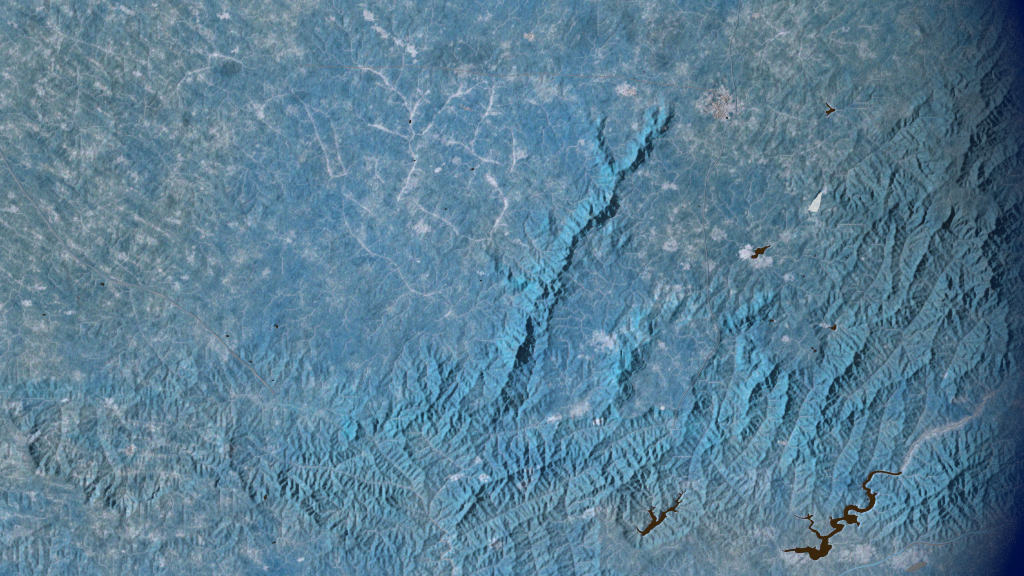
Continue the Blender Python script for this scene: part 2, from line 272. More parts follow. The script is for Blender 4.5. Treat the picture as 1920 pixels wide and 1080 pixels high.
# pale bare-ground patches (x, y, rx, ry, angle, strength)
PALE = [(820,318,11,7,-38,1.4),(832,308,8,4,-38,.9),(1393,476,17,17,20,1.3),(1404,463,16,6,-10,1.1),(1546,358,8,11,10,.7),(1242,767,6,6,0,1.2),(690,30,22,10,45,.7),(715,60,26,9,40,.8),(745,78,20,8,35,.7),(770,95,16,9,50,.9),(778,115,8,6,0,.6),
 (425,30,17,12,10,.9),(235,18,26,9,35,.7),(290,12,12,7,50,.7),(370,35,5,18,0,.6),(372,50,8,6,0,.6),(440,95,12,6,-20,.8),(350,150,18,8,-15,.6),(625,35,8,6,30,.7),
 (75,170,20,10,55,.5),(125,240,18,8,50,.5),(85,100,14,8,30,.4),(25,45,20,8,35,.5),(260,140,16,6,20,.6),(335,295,10,8,0,.6),(325,255,12,10,0,.5),(430,315,12,8,0,.5),
 (545,205,20,14,-30,.35),(490,215,8,12,-30,.7),(1175,168,30,16,0,.65),(1090,265,12,8,0,.6),(980,290,22,14,20,.6),(1145,245,6,4,0,.5),
 (1255,350,24,12,0,.55),(1292,235,8,8,0,.4),(1246,240,9,5,-30,.8),(790,425,34,14,15,.6),(770,345,28,22,0,.45),(830,260,30,16,30,.4),(855,300,16,10,30,.5),
 (975,455,22,7,25,.7),(948,440,6,5,0,.6),(902,512,9,5,20,.75),(802,517,4,2,0,.9),(836,534,3,2,0,.8),(785,490,5,4,0,.7),(1130,640,46,26,-10,.5),(1170,620,20,10,0,.3),
 (1040,785,22,14,-20,.7),(1085,770,34,16,-25,.55),(1120,790,16,8,-20,.7),(1240,645,16,10,30,.6),(590,565,9,4,0,.9),(620,510,6,5,0,.3),
 (1400,475,26,14,0,.6),(1440,490,16,12,0,.6),(1255,460,18,16,0,.6),(1290,500,20,14,0,.5),(1270,540,18,10,0,.45),(1345,440,20,20,0,.35),(1330,500,20,20,0,.4),(1480,520,16,12,0,.5),
 (1475,635,16,9,20,.65),(1545,610,20,6,15,.7),(1515,365,6,4,0,.3),(1475,345,8,5,0,.3),(1510,370,5,8,10,.5),(1460,90,6,5,0,.4),(1585,55,10,9,0,.55),(1635,105,10,6,0,.4),(1680,110,10,5,0,.45),
 (1720,62,8,10,-20,.4),(1770,108,10,4,0,.6),(1808,152,5,7,20,.6),(1620,485,6,3,0,.7),(1660,650,6,5,0,.6),(1775,635,6,6,0,.6),(1770,705,12,7,0,.6),(1800,750,30,10,-15,.35),
 (1465,830,10,6,20,.8),(1550,880,8,4,0,.3),(1500,1040,50,22,0,.5),(1610,1035,60,26,-10,.45),(1700,1050,60,25,-15,.45),(1430,1000,40,20,0,.35),(1420,900,50,30,0,.2),
 (985,905,30,12,-20,.4),(905,895,14,8,0,.7),(850,895,24,8,-15,.6),(895,865,10,8,0,.5),(930,1020,26,16,-20,.45),(1000,880,20,10,-20,.4),(1290,910,30,20,0,.35),(1110,960,40,14,-20,.4),
 (200,755,26,12,30,.6),(120,750,16,5,0,.7),(30,760,40,14,0,.45),(60,820,60,20,0,.3),(30,985,12,4,0,.6),(235,1032,10,4,0,.8),(565,1050,10,4,-8,.9),(500,1065,14,6,10,.6),(375,1015,14,8,0,.4),
 (50,565,14,8,40,.75),(130,585,16,6,0,.7),(75,540,12,5,0,.6),(85,575,12,5,10,.5),(45,430,14,6,0,.5),(20,395,20,8,0,.5),(75,445,16,6,0,.5),(170,400,10,8,0,.5),(335,415,10,9,0,.6),(285,450,14,6,0,.5),(230,480,14,9,20,.5),(430,420,14,7,20,.5),(500,510,14,6,0,.5),(540,450,12,4,15,.6),
 (360,480,8,24,20,.5),(345,520,16,8,0,.45),(30,1000,60,20,0,.2),(300,830,40,12,0,.25),(430,840,40,16,0,.3),(250,1000,60,14,0,.3)]
# dark scrub patches; the north-east strip paints in a crest's shaded east face
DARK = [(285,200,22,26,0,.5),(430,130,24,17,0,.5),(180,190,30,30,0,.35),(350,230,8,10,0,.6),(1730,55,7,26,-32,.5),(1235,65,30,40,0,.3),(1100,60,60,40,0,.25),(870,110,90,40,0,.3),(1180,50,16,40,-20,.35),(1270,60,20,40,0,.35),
 (350,20,30,20,0,.2),(1240,115,30,22,0,.4),(970,750,24,16,-30,.6),(940,760,14,16,0,.4),(620,300,60,60,0,.2),(560,180,28,12,-15,.35),(1330,40,40,30,0,.2),(1550,90,30,30,0,.25),(1600,400,60,60,0,.2),(1560,330,30,20,0,.25),
 (850,260,0.1,0.1,0,0),(690,140,20,16,0,.25),(560,620,50,40,0,.15)]
# brightest stands of vegetation on the slopes
GROVES = [(150,738,190,24,4,.34),(200,830,90,16,10,.3),(985,535,38,13,12,.9),(937,500,14,9,30,.6),(1168,690,26,42,30,.9),(1205,642,16,16,0,.8),(1140,330,18,30,20,.8),(1190,300,12,22,35,.5),(1062,470,10,40,32,.4),(1000,560,16,26,32,.6),(652,805,14,26,0,.9),(560,765,44,12,15,.55),(1365,607,12,16,0,.8),(1430,568,40,6,-28,.5),(1390,738,20,32,20,.6),(1468,755,14,26,0,.6),(1300,800,22,42,20,.6),(1336,830,14,34,25,.6),(1590,660,12,32,-10,.6),(1822,560,16,42,20,.5),(1660,590,14,40,40,.4),(1790,630,30,40,10,.3),(730,960,70,16,25,.5),(620,930,60,16,30,.5),(880,930,60,16,-20,.45),(790,850,20,24,0,.45),(1080,845,30,34,0,.4),(1220,870,30,60,10,.35),(1545,920,10,40,10,.4),(1115,410,14,8,-30,.7),(1022,425,9,22,10,.6),(1048,450,16,10,0,.5),(300,740,70,16,5,.25),(250,860,60,20,20,.25)]
# ---------------------------------------------------------------- terrain maths
M = 60.0                                   # metres per map unit
PAD = 130.0
STEP = 1.7
GX = np.arange(-PAD, 1920+PAD+STEP, STEP); GY = np.arange(-PAD, 1080+PAD+STEP, STEP)
_rng = np.random.RandomState(11)
_perm = np.concatenate([_rng.permutation(512)]*3)
_gang = _rng.rand(512)*2*np.pi
_gx = np.cos(_gang).astype(np.float32); _gy = np.sin(_gang).astype(np.float32)
def perlin(x, y, seed=0):
    x = np.asarray(x, np.float32)+seed*37.3; y = np.asarray(y, np.float32)+seed*17.7
    xi = np.floor(x).astype(np.int32); yi = np.floor(y).astype(np.int32)
    xf = x-xi; yf = y-yi; xi &= 511; yi &= 511
    u = xf*xf*xf*(xf*(xf*6-15)+10); v = yf*yf*yf*(yf*(yf*6-15)+10)
    def g(ix, iy, dx, dy):
        h = _perm[_perm[ix]+iy]
        return _gx[h]*dx+_gy[h]*dy
    a = g(xi, yi, xf, yf); b = g(xi+1, yi, xf-1, yf); c = g(xi, yi+1, xf, yf-1); d = g(xi+1, yi+1, xf-1, yf-1)
    return ((a+(b-a)*u)*(1-v)+(c+(d-c)*u)*v)*1.5
def fbm(x, y, oct=4, seed=0, gain=.5):
    s = 0; a = 1.; n = 0
    for i in range(oct):
        s = s+a*perlin(x*2**i, y*2**i, seed+i*3); n += a; a *= gain
    return s/n
def smooth(a, b, t):
    t = np.clip((t-a)/(b-a), 0, 1); return t*t*(3-2*t)
def blur(z, k):
    for _ in range(k):
        z = np.pad(z, 1, mode='edge')
        z = (z[:-2]+2*z[1:-1]+z[2:])/4
        z = (z[:, :-2]+2*z[:, 1:-1]+z[:, 2:])/4
    return z
def _taps(gc, L, k0):
    t = (gc-gc[0])/L+k0; i = np.floor(t).astype(int); f = (t-i).astype(np.float32)
    return i, ((1-f)**3/6, (3*f**3-6*f**2+4)/6, (-3*f**3+3*f**2+3*f+1)/6, f**3/6)
def vfbm(g, L, oct=4, seed=0, gain=.5):
    """cubic value noise over the whole grid, summed over octaves"""
    s = 0; a = 1.; tot = 0
    for o in range(oct):
        rg = np.random.RandomState(1000+seed*13+o); k0 = rg.rand(2); l = L*.8/2**o
        iy, cy = _taps(g.gy, l, k0[0]); ix, cx = _taps(g.gx, l, k0[1])
        q = rg.randn(iy.max()+4, ix.max()+4).astype(np.float32)
        q = sum(q[iy+k]*cy[k][:, None] for k in range(4)); q = sum(q[:, ix+k]*cx[k][None] for k in range(4))
        s = s+a*q; tot += a; a *= gain
    return s/tot*.75
class Grid:
    def __init__(s, step):
        s.step = step
        s.gx = np.arange(-PAD, 1920+PAD+STEP, step); s.gy = np.arange(-PAD, 1080+PAD+STEP, step)
        s.X, s.Y = np.meshgrid(s.gx.astype(np.float32), s.gy.astype(np.float32)); s.shape = s.X.shape
        # a gentle warp so that nothing drawn from points looks ruled
        s.WX = s.X+4.2*vfbm(s, 17, 4, 5, .55)
        s.WY = s.Y+4.2*vfbm(s, 17, 4, 8, .55)
    def win(s, pts, r):
        p = np.asarray(pts, float)
        i0 = max(0, int((p[:, 1].min()-r+PAD)/s.step)); i1 = min(s.shape[0], int((p[:, 1].max()+r+PAD)/s.step)+2)
        j0 = max(0, int((p[:, 0].min()-r+PAD)/s.step)); j1 = min(s.shape[1], int((p[:, 0].max()+r+PAD)/s.step)+2)
        return slice(i0, max(i0, i1)), slice(j0, max(j0, j1))
    def line(s, pts, r, warp=True):
        """distance, side (+ = west of a line heading south) and run along a polyline, in its window"""
        w = s.win(pts, r+6); x = (s.WX if warp else s.X)[w]; y = (s.WY if warp else s.Y)[w]
        best = np.full(x.shape, 1e9, np.float32); side = np.zeros_like(best); run = np.zeros_like(best); acc = 0.
        L = sum(math.hypot(b[0]-a[0], b[1]-a[1]) for a, b in zip(pts, pts[1:]))
        for a, b in zip(pts, pts[1:]):
            dx, dy = b[0]-a[0], b[1]-a[1]; l = math.hypot(dx, dy)+1e-9
            t = np.clip(((x-a[0])*dx+(y-a[1])*dy)/(l*l), 0, 1)
            d = np.hypot(x-a[0]-t*dx, y-a[1]-t*dy)
            cr = (dx*(y-a[1])-dy*(x-a[0]))/l
            m = d < best
            best = np.where(m, d, best); side = np.where(m, cr, side); run = np.where(m, (acc+t*l), run); acc += l
        return w, best, side, run, L
    def inside(s, pts, x=None, y=None):
        w = s.win(pts, 3); x = s.X[w]; y = s.Y[w]; ins = np.zeros(x.shape, bool)
        for a, b in zip(pts, pts[1:]+pts[:1]):
            if a[1] == b[1]: continue
            c = ((a[1] > y) != (b[1] > y)) & (x < (b[0]-a[0])*(y-a[1])/(b[1]-a[1])+a[0]); ins ^= c
        return w, ins
    def blob(s, x, y, rx, ry, ang, hard=1.0):
        r = max(rx, ry)*2.2; w = s.win([(x, y)], r); ca, sa = math.cos(math.radians(ang)), math.sin(math.radians(ang))
        u = s.WX[w]-x; v = s.WY[w]-y
        return w, np.exp(-(((u*ca+v*sa)/rx)**2+((-u*sa+v*ca)/ry)**2)*hard)
# regional character: (cx, cy, rx, ry, relief, strike angle in degrees, anti-clockwise from east)
REGIONS = [
 (1300,590,170,130,.48,50),(1160,470,80,80,.5,50),(1120,700,90,90,.5,45),(180,860,200,120,.5,4),(330,700,120,70,.4,75),(150,200,240,240,.22,-35),
 (1210,280,80,90,.5,50),(1120,400,100,90,.6,50),(1040,520,100,90,.65,50),(990,640,100,90,.75,45),(1180,620,80,80,.6,50),(60,800,160,120,.4,4),(60,1000,200,140,.45,8),(250,780,180,90,.4,-6),(430,840,120,100,.5,-20),(1640,400,150,190,.62,55),(1600,560,130,110,.6,50),
 (1380,900,150,100,.8,60),(1660,690,130,120,.8,50),(1560,900,110,80,.75,55),(420,690,130,90,.3,70),(1230,860,130,100,.95,40),(1720,950,150,80,1.1,32),(1320,620,90,60,.25,50),(980,720,110,80,.6,50),(700,730,110,60,.55,60),(930,1000,180,90,1.0,35),(430,960,150,120,.55,-25),
 (1770,470,190,330,1.00,55),(1500,760,200,120,1.00,62),(1350,740,90,110,.75,62),(1800,890,160,110,1.15,30),(1650,850,130,90,.85,45),
 (1060,900,280,120,1.25,28),(640,900,190,110,1.3,-32),(830,760,120,110,1.0,55),(560,690,110,60,.45,70),(1080,480,90,170,.30,55),
 (1010,640,70,90,.45,40),(1220,760,110,70,.55,50),(1250,940,160,120,1.0,40),(300,930,260,180,.55,-12),(100,900,200,200,.4,0),(1150,60,220,60,.26,60),(300,560,200,90,.16,80),
 (1190,600,80,80,.35,45),(130,150,260,200,.10,-35),(700,1040,150,60,.8,-25),(1000,1070,250,60,.9,35),(1850,120,90,150,.8,60),(1430,620,90,70,.40,50),(1540,260,220,260,.30,45),(1250,420,160,120,.2,45),(1600,1060,200,50,.10,30),(1480,1000,120,60,.18,50)]
def carve(g, z, U, base, n, Kdt=1.0, m=.45, diff=.06):
    """stream-power erosion against uplift, solved implicitly down the drainage tree"""
    H, W = g.shape; N = H*W; dx = g.step*M
    idx = np.arange(N, dtype=np.int64).reshape(H, W)
    offs = [(-1,-1),(-1,0),(-1,1),(0,-1),(0,1),(1,-1),(1,0),(1,1)]
    fixed = base.copy(); fixed[0] = fixed[-1] = True; fixed[:, 0] = fixed[:, -1] = True
    fx = fixed.ravel()
    rng = np.random.RandomState(3)
    for it in range(n):
        zp = np.pad(z, 1, mode='edge')
        best = np.zeros((H, W), np.float32); rec = idx.copy(); dist = np.full((H, W), dx, np.float32)
        for dy, dxx in offs:
            l = dx*(1.4142 if dy and dxx else 1.)
            sl = (z-zp[1+dy:H+1+dy, 1+dxx:W+1+dxx])/l
            sl *= (1+.12*(rng.rand(H, W).astype(np.float32)-.5)) if it % 3 == 0 else 1
            mk = sl > best
            best = np.where(mk, sl, best); rec = np.where(mk, idx+dy*W+dxx, rec); dist = np.where(mk, l, dist)
        rec[:, 0] = np.minimum(rec[:, 0], idx[:, 0]+W); r = rec.ravel(); r = np.where(fx, np.arange(N), np.clip(r, 0, N-1))
        dep = (r != np.arange(N)).astype(np.int32); p = r.copy()
        while True:
            nd = dep+dep[p]; p2 = p[p]
            if (p2 == p).all(): break
            dep = nd; p = p2
        order = np.argsort(dep, kind='stable'); ds = dep[order]
        cuts = np.flatnonzero(np.diff(ds))+1; levels = np.split(order, cuts)
        A = np.full(N, dx*dx, np.float64)
        for lv in reversed(levels[1:]):
            np.add.at(A, r[lv], A[lv])
        F = (Kdt*A**m*(100/(100**(2*m)))/dist.ravel()).astype(np.float64)
        zf = z.ravel().astype(np.float64)+np.where(fx, 0, U.ravel())
        for lv in levels[1:]:
            f = F[lv]; zf[lv] = (zf[lv]+f*zf[r[lv]])/(1+f)
        z = zf.reshape(H, W).astype(np.float32)
        if diff:
            zb = blur(z, 1); z = np.where(fixed, z, z+(zb-z)*diff)
    return z, A.reshape(H, W).astype(np.float32)
def jag(pts, seed, amt=.16, depth=2):
    """break a surveyed crest line into an irregular one"""
    rg = np.random.RandomState(seed)
    for _ in range(depth):
        out = []
        for a, b in zip(pts, pts[1:]):
            dx, dy = b[0]-a[0], b[1]-a[1]; k = amt*rg.randn(); t = .5+.12*rg.randn()
            out += [a, (a[0]+dx*t-dy*k, a[1]+dy*t+dx*k)]
        pts = out+[pts[-1]]
    return pts
def relief_maps(g):
    X, Y = g.X, g.Y
    wx = X+34*vfbm(g, 90, 3, 21); wy = Y+34*vfbm(g, 90, 3, 25)
    R = (.12+.08*vfbm(g, 70, 3, 61)).astype(np.float32); ca = np.zeros(g.shape, np.float32); sa = ca.copy(); ws = ca+1e-4
    for cx, cy, rx, ry, rel, ang in REGIONS:
        d = np.sqrt(((wx-cx)/rx)**2+((wy-cy)/ry)**2); k = 1-smooth(.25, 1.45, d)
        R = np.maximum(R, .72*rel*k)+.12*np.minimum(R, rel*k); kk = k*rel+1e-4*np.exp(-d)
        ca += kk*math.cos(math.radians(2*ang)); sa += kk*math.sin(math.radians(2*ang)); ws += kk
    th = np.arctan2(sa, ca)/2
    return R, th
def strike_noise(g, th, L, seed):
    """ridged noise stretched along the regional strike (a few fixed strikes blended)"""
    out = 0; wsum = 0
    for k in range(6):
        a = -math.pi/2+k*math.pi/6
        w = np.clip(np.cos(2*(th-a)), 0, 1)**4+1e-5
        u = g.WX*math.cos(a)-g.WY*math.sin(a); v = g.WX*math.sin(a)+g.WY*math.cos(a)
        n = fbm(u/(L*3.6), v/L, 4, seed+k*7)
        out = out+n*w; wsum = wsum+w
    return out/wsum
def build_terrain():
    z = None
    for step, n in ((STEP*2, 46), (STEP, 12)):
        g = Grid(step); R, th = relief_maps(g); X, Y = g.X, g.Y
        sn = strike_noise(g, th, 17, 31)
        U = R*(1.0+.65*np.clip(sn, -.45, 1.2))*62
        spur = vfbm(g, 13, 3, 91); spur2 = vfbm(g, 34, 2, 95)
        crest = np.zeros(g.shape, np.float32); hog = crest.copy()
        for ci, (pts, h, wl, wr, p) in enumerate(CRESTS):
            w, d, s, run, L = g.line(jag(pts, ci, .24), max(wl, wr)*1.3)
            rib = perlin(run/6.5+.012*d*d, run*0+h*.37, 3)*.6+perlin(run/3.1, d/9+h, 5)*.35
            wd = np.where(s > 0, wl*(1.05+.45*spur2[w]+.2*spur[w]), wr*np.clip(1.2+.7*spur[w]+.9*rib, .5, 2.6))
            tap = smooth(-.12, .3, np.minimum(run, L-run)/L)*np.clip(1.05+.5*spur2[w], .5, 1.3)*smooth(0, 9, wd*1.2-d+2)
            prof = np.clip(1-d/wd, 0, 1)**np.where(s > 0, 1.3, 1.15)*tap
            crest[w] = np.maximum(crest[w], h*prof)
        for pts, h, hw in HOGBACKS:
            w, d, s, run, L = g.line(jag(pts, int(h)+len(pts), .1), hw)
            tap = np.minimum(1, np.minimum(run, L-run)/(.2*L)+.3)
            hog[w] = np.maximum(hog[w], h*np.clip(1-d/hw, 0, 1)*tap)
        U = U*(1+crest/520)+crest*.045+hog*.05
        base = np.zeros(g.shape, bool); bed = np.zeros(g.shape, np.float32)
        for pts, hw, st in STREAMS:
            w, d, s, run, L = g.line(pts, 10)
            base[w] |= d < g.step*.75; 
        for pts, hw in (BRAID, (CANAL, 2.2)):
            w, d, s, run, L = g.line(pts, 10); base[w] |= d < hw*.8
        for pts in LAKES.values():
            w, ins = g.inside(pts); base[w] |= ins
        if z is None:
            z0 = 40*(1+vfbm(g, 60, 4, 2))+R*60*(1+strike_noise(g, th, 14, 77))+crest*.8+R*12*vfbm(g, 5, 1, 4)
            z0 = np.where(base, 0, z0).astype(np.float32)
        else:
            H, W = g.shape; yi = (g.gy+PAD)/(step*2); xi = (g.gx+PAD)/(step*2)
            y0 = np.clip(yi.astype(int), 0, z.shape[0]-2); x0 = np.clip(xi.astype(int), 0, z.shape[1]-2)
            fy = np.clip(yi-y0, 0, 1)[:, None].astype(np.float32); fx = np.clip(xi-x0, 0, 1)[None].astype(np.float32)
            def up(q): return (q[y0][:, x0]*(1-fx)+q[y0][:, x0+1]*fx)*(1-fy)+(q[y0+1][:, x0]*(1-fx)+q[y0+1][:, x0+1]*fx)*fy
            z0 = up(z)+R*16*vfbm(g, 3.1, 1, 6); z0 = np.where(base, np.minimum(z0, up(z)*.6), z0).astype(np.float32)
        z, A = carve(g, z0, U.astype(np.float32), base, n)
    cfac = .13+.34*np.exp(-((g.X-1190)/70)**2-((g.Y-660)/110)**2)+.30*np.exp(-((g.X-1425)/70)**2-((g.Y-620)/80)**2)+.05*np.exp(-((g.X-1860)/170)**2-((g.Y-330)/330)**2)+.19*np.exp(-(((g.X-1080-(g.Y-480)*-.62)/95)**2))*(g.Y < 830)*(g.Y > 150)
    z = (.5*z+.5*blur(z, 1))*.80
    z = z+np.maximum(crest*cfac, .15*hog)*(1+.1*vfbm(g, 11, 3, 55))
    hi = smooth(.35, .8, blur(R, 20))*(1-np.exp(-(((g.X-1080+(g.Y-480)*.62)/110)**2)))
    return g, z*(1.75-.35*hi), A, R, th, crest
# ---------------------------------------------------------------- helpers
def lin(r, g, b):
    f = lambda c: (c/255/12.92) if c/255 <= .04045 else ((c/255+.055)/1.055)**2.4
    return (f(r), f(g), f(b), 1.0)
def mat(name, color, rough=.9, noise=None, spec=.0):
    """plain material; noise = (second colour, feature size in metres)"""
    m = bpy.data.materials.new(name); m.use_nodes = True; nt = m.node_tree; b = nt.nodes['Principled BSDF']
    b.inputs['Roughness'].default_value = rough; b.inputs['Specular IOR Level'].default_value = spec
    b.inputs['Base Color'].default_value = color
    if noise:
        tc = nt.nodes.new('ShaderNodeTexCoord'); n = nt.nodes.new('ShaderNodeTexNoise')
        n.inputs['Scale'].default_value = 1/noise[1]; n.inputs['Detail'].default_value = 4
        mx = nt.nodes.new('ShaderNodeMix'); mx.data_type = 'RGBA'
        mx.inputs['A'].default_value = color; mx.inputs['B'].default_value = noise[0]
        mr = nt.nodes.new('ShaderNodeMapRange'); mr.inputs[1].default_value = .3; mr.inputs[2].default_value = .7
        nt.links.new(tc.outputs['Object'], n.inputs['Vector']); nt.links.new(n.outputs['Fac'], mr.inputs[0])
        nt.links.new(mr.outputs[0], mx.inputs['Factor']); nt.links.new(mx.outputs['Result'], b.inputs['Base Color'])
    return m
def tag(o, label, cat=None, kind=None, group=None):
    o['label'] = label
    if cat: o['category'] = cat
    if kind: o['kind'] = kind
    if group: o['group'] = group
    return o
def raw_mesh(name, co, faces4=None, faces3=None):
    me = bpy.data.meshes.new(name); co = np.asarray(co, np.float32)
    me.vertices.add(len(co)); me.vertices.foreach_set('co', co.ravel())
    fs = [f for f in (faces4, faces3) if f is not None and len(f)]
    loops = np.concatenate([np.asarray(f, np.int32).ravel() for f in fs])
    tot = np.concatenate([np.full(len(f), np.asarray(f).shape[1], np.int32) for f in fs])
    me.loops.add(len(loops)); me.loops.foreach_set('vertex_index', loops)
    me.polygons.add(len(tot)); st = np.concatenate([[0], np.cumsum(tot)[:-1]]).astype(np.int32)
    me.polygons.foreach_set('loop_start', st); me.polygons.foreach_set('loop_total', tot)
    me.update(calc_edges=True)
    return me
def link(name, me, m, parent=None):
    o = bpy.data.objects.new(name, me); COL.objects.link(o); me.materials.append(m)
    if parent: o.parent = parent
    return o
def shore(pts, seed, amp=.35, step=1.2):
    """subdivide an outline and roughen it a little"""
    out = []
    for a, b in zip(pts, pts[1:]+pts[:1]):
        n = max(1, int(math.hypot(b[0]-a[0], b[1]-a[1])/step))
        for k in range(n): out.append((a[0]+(b[0]-a[0])*k/n, a[1]+(b[1]-a[1])*k/n))
    p = np.array(out, np.float32)
    p[:, 0] += amp*perlin(p[:, 0]/2.3, p[:, 1]/2.3, seed); p[:, 1] += amp*perlin(p[:, 0]/2.3, p[:, 1]/2.3, seed+9)
    return p
def gx2m(x): return (np.asarray(x)-960.0)*M
def gy2m(y): return (540.0-np.asarray(y))*M

# ---------------------------------------------------------------- the terrain sheet
g, Z, A, R, TH, CREST = build_terrain()
X, Y = g.X, g.Y
def sample(px, py, arr):
    fx = np.clip((np.asarray(px)+PAD)/g.step, 0, g.shape[1]-1.001); fy = np.clip((np.asarray(py)+PAD)/g.step, 0, g.shape[0]-1.001)
    x0 = fx.astype(int); y0 = fy.astype(int); fx = fx-x0; fy = fy-y0
    return (arr[y0, x0]*(1-fx)+arr[y0, x0+1]*fx)*(1-fy)+(arr[y0+1, x0]*(1-fx)+arr[y0+1, x0+1]*fx)*fy
def pond_outline(p):
    x, y, rx, ry, ang = p; n = 14; c, s = math.cos(math.radians(ang)), math.sin(math.radians(ang)); out = []
    for k in range(n):
        t = 2*math.pi*k/n; r = 1+.35*float(perlin(np.float32(x+1.3*math.cos(t)), np.float32(y+1.3*math.sin(t)), 3))
        u, v = rx*r*math.cos(t), ry*r*math.sin(t); out.append((x+u*c-v*s, y+u*s+v*c))
    return out
LEVEL = {}
def dig(key, pts, drop, pad):
    """settle the ground under a flat water or pan sheet and return its level"""
    w, ins = g.inside(pts)
    k = np.pad(ins, pad)
    for _ in range(pad): k = k | np.roll(k, 1, 0) | np.roll(k, -1, 0) | np.roll(k, 1, 1) | np.roll(k, -1, 1)
    k = k[pad:-pad, pad:-pad] if pad else k
    p = np.array(pts); lv = float(np.percentile(sample(p[:, 0], p[:, 1], Z), 30)); LEVEL[key] = lv
    sub = Z[w]; sub[k] = np.minimum(sub[k], lv-drop) if drop > 8 else lv-drop
    Z[w] = sub
for k, p in LAKES.items(): dig(k, p, 18, 1)
for i, p in enumerate(PONDS): dig(('pond', i), pond_outline(p), 12, 1)
for k, p in PANS.items(): dig(k, p, 6, 1)
def bench(pts, hw):
    """level the ground along a road or river"""
    w, d, s, run, L = g.line(pts, hw+6, warp=False); k = 1-smooth(hw+1.0, hw+4.5, d)
    Zb = blur(Z[w], 10); Z[w] = Z[w]*(1-k)+Zb*k
for n, p, hw in ROADS: bench(p, hw)
bench(CANAL, 2.2); bench(BRAID[0], 5.0)

# ---- ground-cover masks; some also hold painted edge dimming and slope shade
gyy, gxx = np.gradient(Z, g.step*M); SL = np.hypot(gxx, gyy)
n1 = vfbm(g, 60, 4, 101); n2 = vfbm(g, 16, 4, 111); n3 = vfbm(g, 6, 3, 121, .7); n4 = vfbm(g, 2.8, 1, 131); n0 = vfbm(g, 170, 3, 171)
def streaks(ang, L, W_, seed):
    a = math.radians(ang); u = X*math.cos(a)+Y*math.sin(a); v = -X*math.sin(a)+Y*math.cos(a)
    return fbm(u/L, v/W_, 3, seed, .65)
sNW = streaks(34, 70, 15, 141); sSW = streaks(8, 55, 13, 151); sNE = streaks(-45, 45, 12, 161)
def reg(cx, cy, rx, ry): return np.exp(-(((X-cx+30*n1)/rx)**2+((Y-cy+30*n1)/ry)**2))
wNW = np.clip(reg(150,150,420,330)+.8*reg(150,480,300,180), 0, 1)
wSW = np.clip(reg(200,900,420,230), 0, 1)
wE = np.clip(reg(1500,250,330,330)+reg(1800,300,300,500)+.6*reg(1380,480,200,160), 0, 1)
wS = np.clip(reg(1150,950,600,170), 0, 1)
mottle = n2*.8+n3*.7+n4*.3
streak = sNW*wNW*1.35+sSW*wSW*1.5+sNE*wE*.9
TONE = np.clip(.46+.34*mottle+.36*streak+.22*n1-.24*wE-.08*wNW-.08*wSW, 0, 1)  # lens and window falloff painted in as lower tone, east and north-west
GREY = np.clip(.30+.28*n0+.62*wNW+.55*wSW+.55*wE+.35*wS+.35*n1+.18*n2+.30*reg(1000,30,500,120), 0, 1)
SCRUB_SHADE = np.zeros(g.shape, np.float32)
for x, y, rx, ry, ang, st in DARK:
    w, b = g.blob(x, y, rx, ry, ang, 1.0); SCRUB_SHADE[w] = np.maximum(SCRUB_SHADE[w], st*smooth(.25, .75, b*(1+.5*n2[w])))
SCRUB_SHADE = np.clip(SCRUB_SHADE+.72*reg(1800,290,220,380)*np.clip(.85+.7*n2, 0, 1)+.3*reg(1650,760,200,140)*np.clip(.6+n2, 0, 1)+.36*smooth(.25, .8, -mottle+.3*n1), 0, 1)  # eastern term paints the window's edge dimming into the ground colour
slopeb = blur(SL, 2)
FPATCH = np.clip(.5+.75*n1+.6*n2+.35*n3, .08, 1)
FOREST = smooth(.10, .46, slopeb*(1+.4*n2)+.04*n1)*np.clip(FPATCH, 0, 1)
FOREST = FOREST*(1-.75*np.clip(reg(1830,280,240,330), 0, 1))*(1-.55*wSW)*(1-.25*wS)
FOREST = np.clip(FOREST+.3*reg(640,780,160,90)*FPATCH+.25*reg(1180,610,60,30), 0, 1)
for x, y, rx, ry, ang, st in GROVES:
    w, b = g.blob(x, y, rx, ry, ang, 1.0); FOREST[w] = np.maximum(FOREST[w], st*smooth(.15, .8, b*(1+.8*n2[w]+.6*n3[w])))
STEEP_SHADE = smooth(.55, 1.1, slopeb*(1+.5*n3+.4*n2))*.6  # dark tone on steep faces, imitating the brownish shade of eastern scarps
lA = np.log10(A/1e4+1)
CHAN = smooth(1.25, 2.6, lA)*np.clip(1-SL*3.5, 0, 1)
CHAN = np.maximum(CHAN, .5*blur(CHAN, 1))
PALEM = np.zeros(g.shape, np.float32)
for x, y, rx, ry, ang, st in PALE:
    w, b = g.blob(x, y, rx, ry, ang, 1.0)
    PALEM[w] = np.maximum(PALEM[w], st*smooth(.0, .6, b*1.25-.62+.75*(n2[w]*.6+n3[w]*.8+n4[w]*.45)))
_r = np.random.RandomState(8); TRIBS = []
for pts, hw, st in STREAMS:                      # short side gullies feeding every bed
    L = sum(math.hypot(q[0]-p[0], q[1]-p[1]) for p, q in zip(pts, pts[1:]))
    for _ in range(int(L/5.5*st)):
        k = _r.randint(len(pts)-1); t = _r.rand(); p, q = pts[k], pts[k+1]; x, y = p[0]+(q[0]-p[0])*t, p[1]+(q[1]-p[1])*t
        a = math.atan2(p[1]-q[1], p[0]-q[0])+_r.choice([-1, 1])*(.5+.7*_r.rand()); l = 5+22*_r.rand()**2; a2 = a+.6*_r.randn()
        TRIBS.append(([(x, y), (x+l*.5*math.cos(a), y+l*.5*math.sin(a)), (x+l*.5*math.cos(a)+l*.5*math.cos(a2), y+l*.5*math.sin(a)+l*.5*math.sin(a2))], hw*.4, st*(.35+.35*_r.rand())))
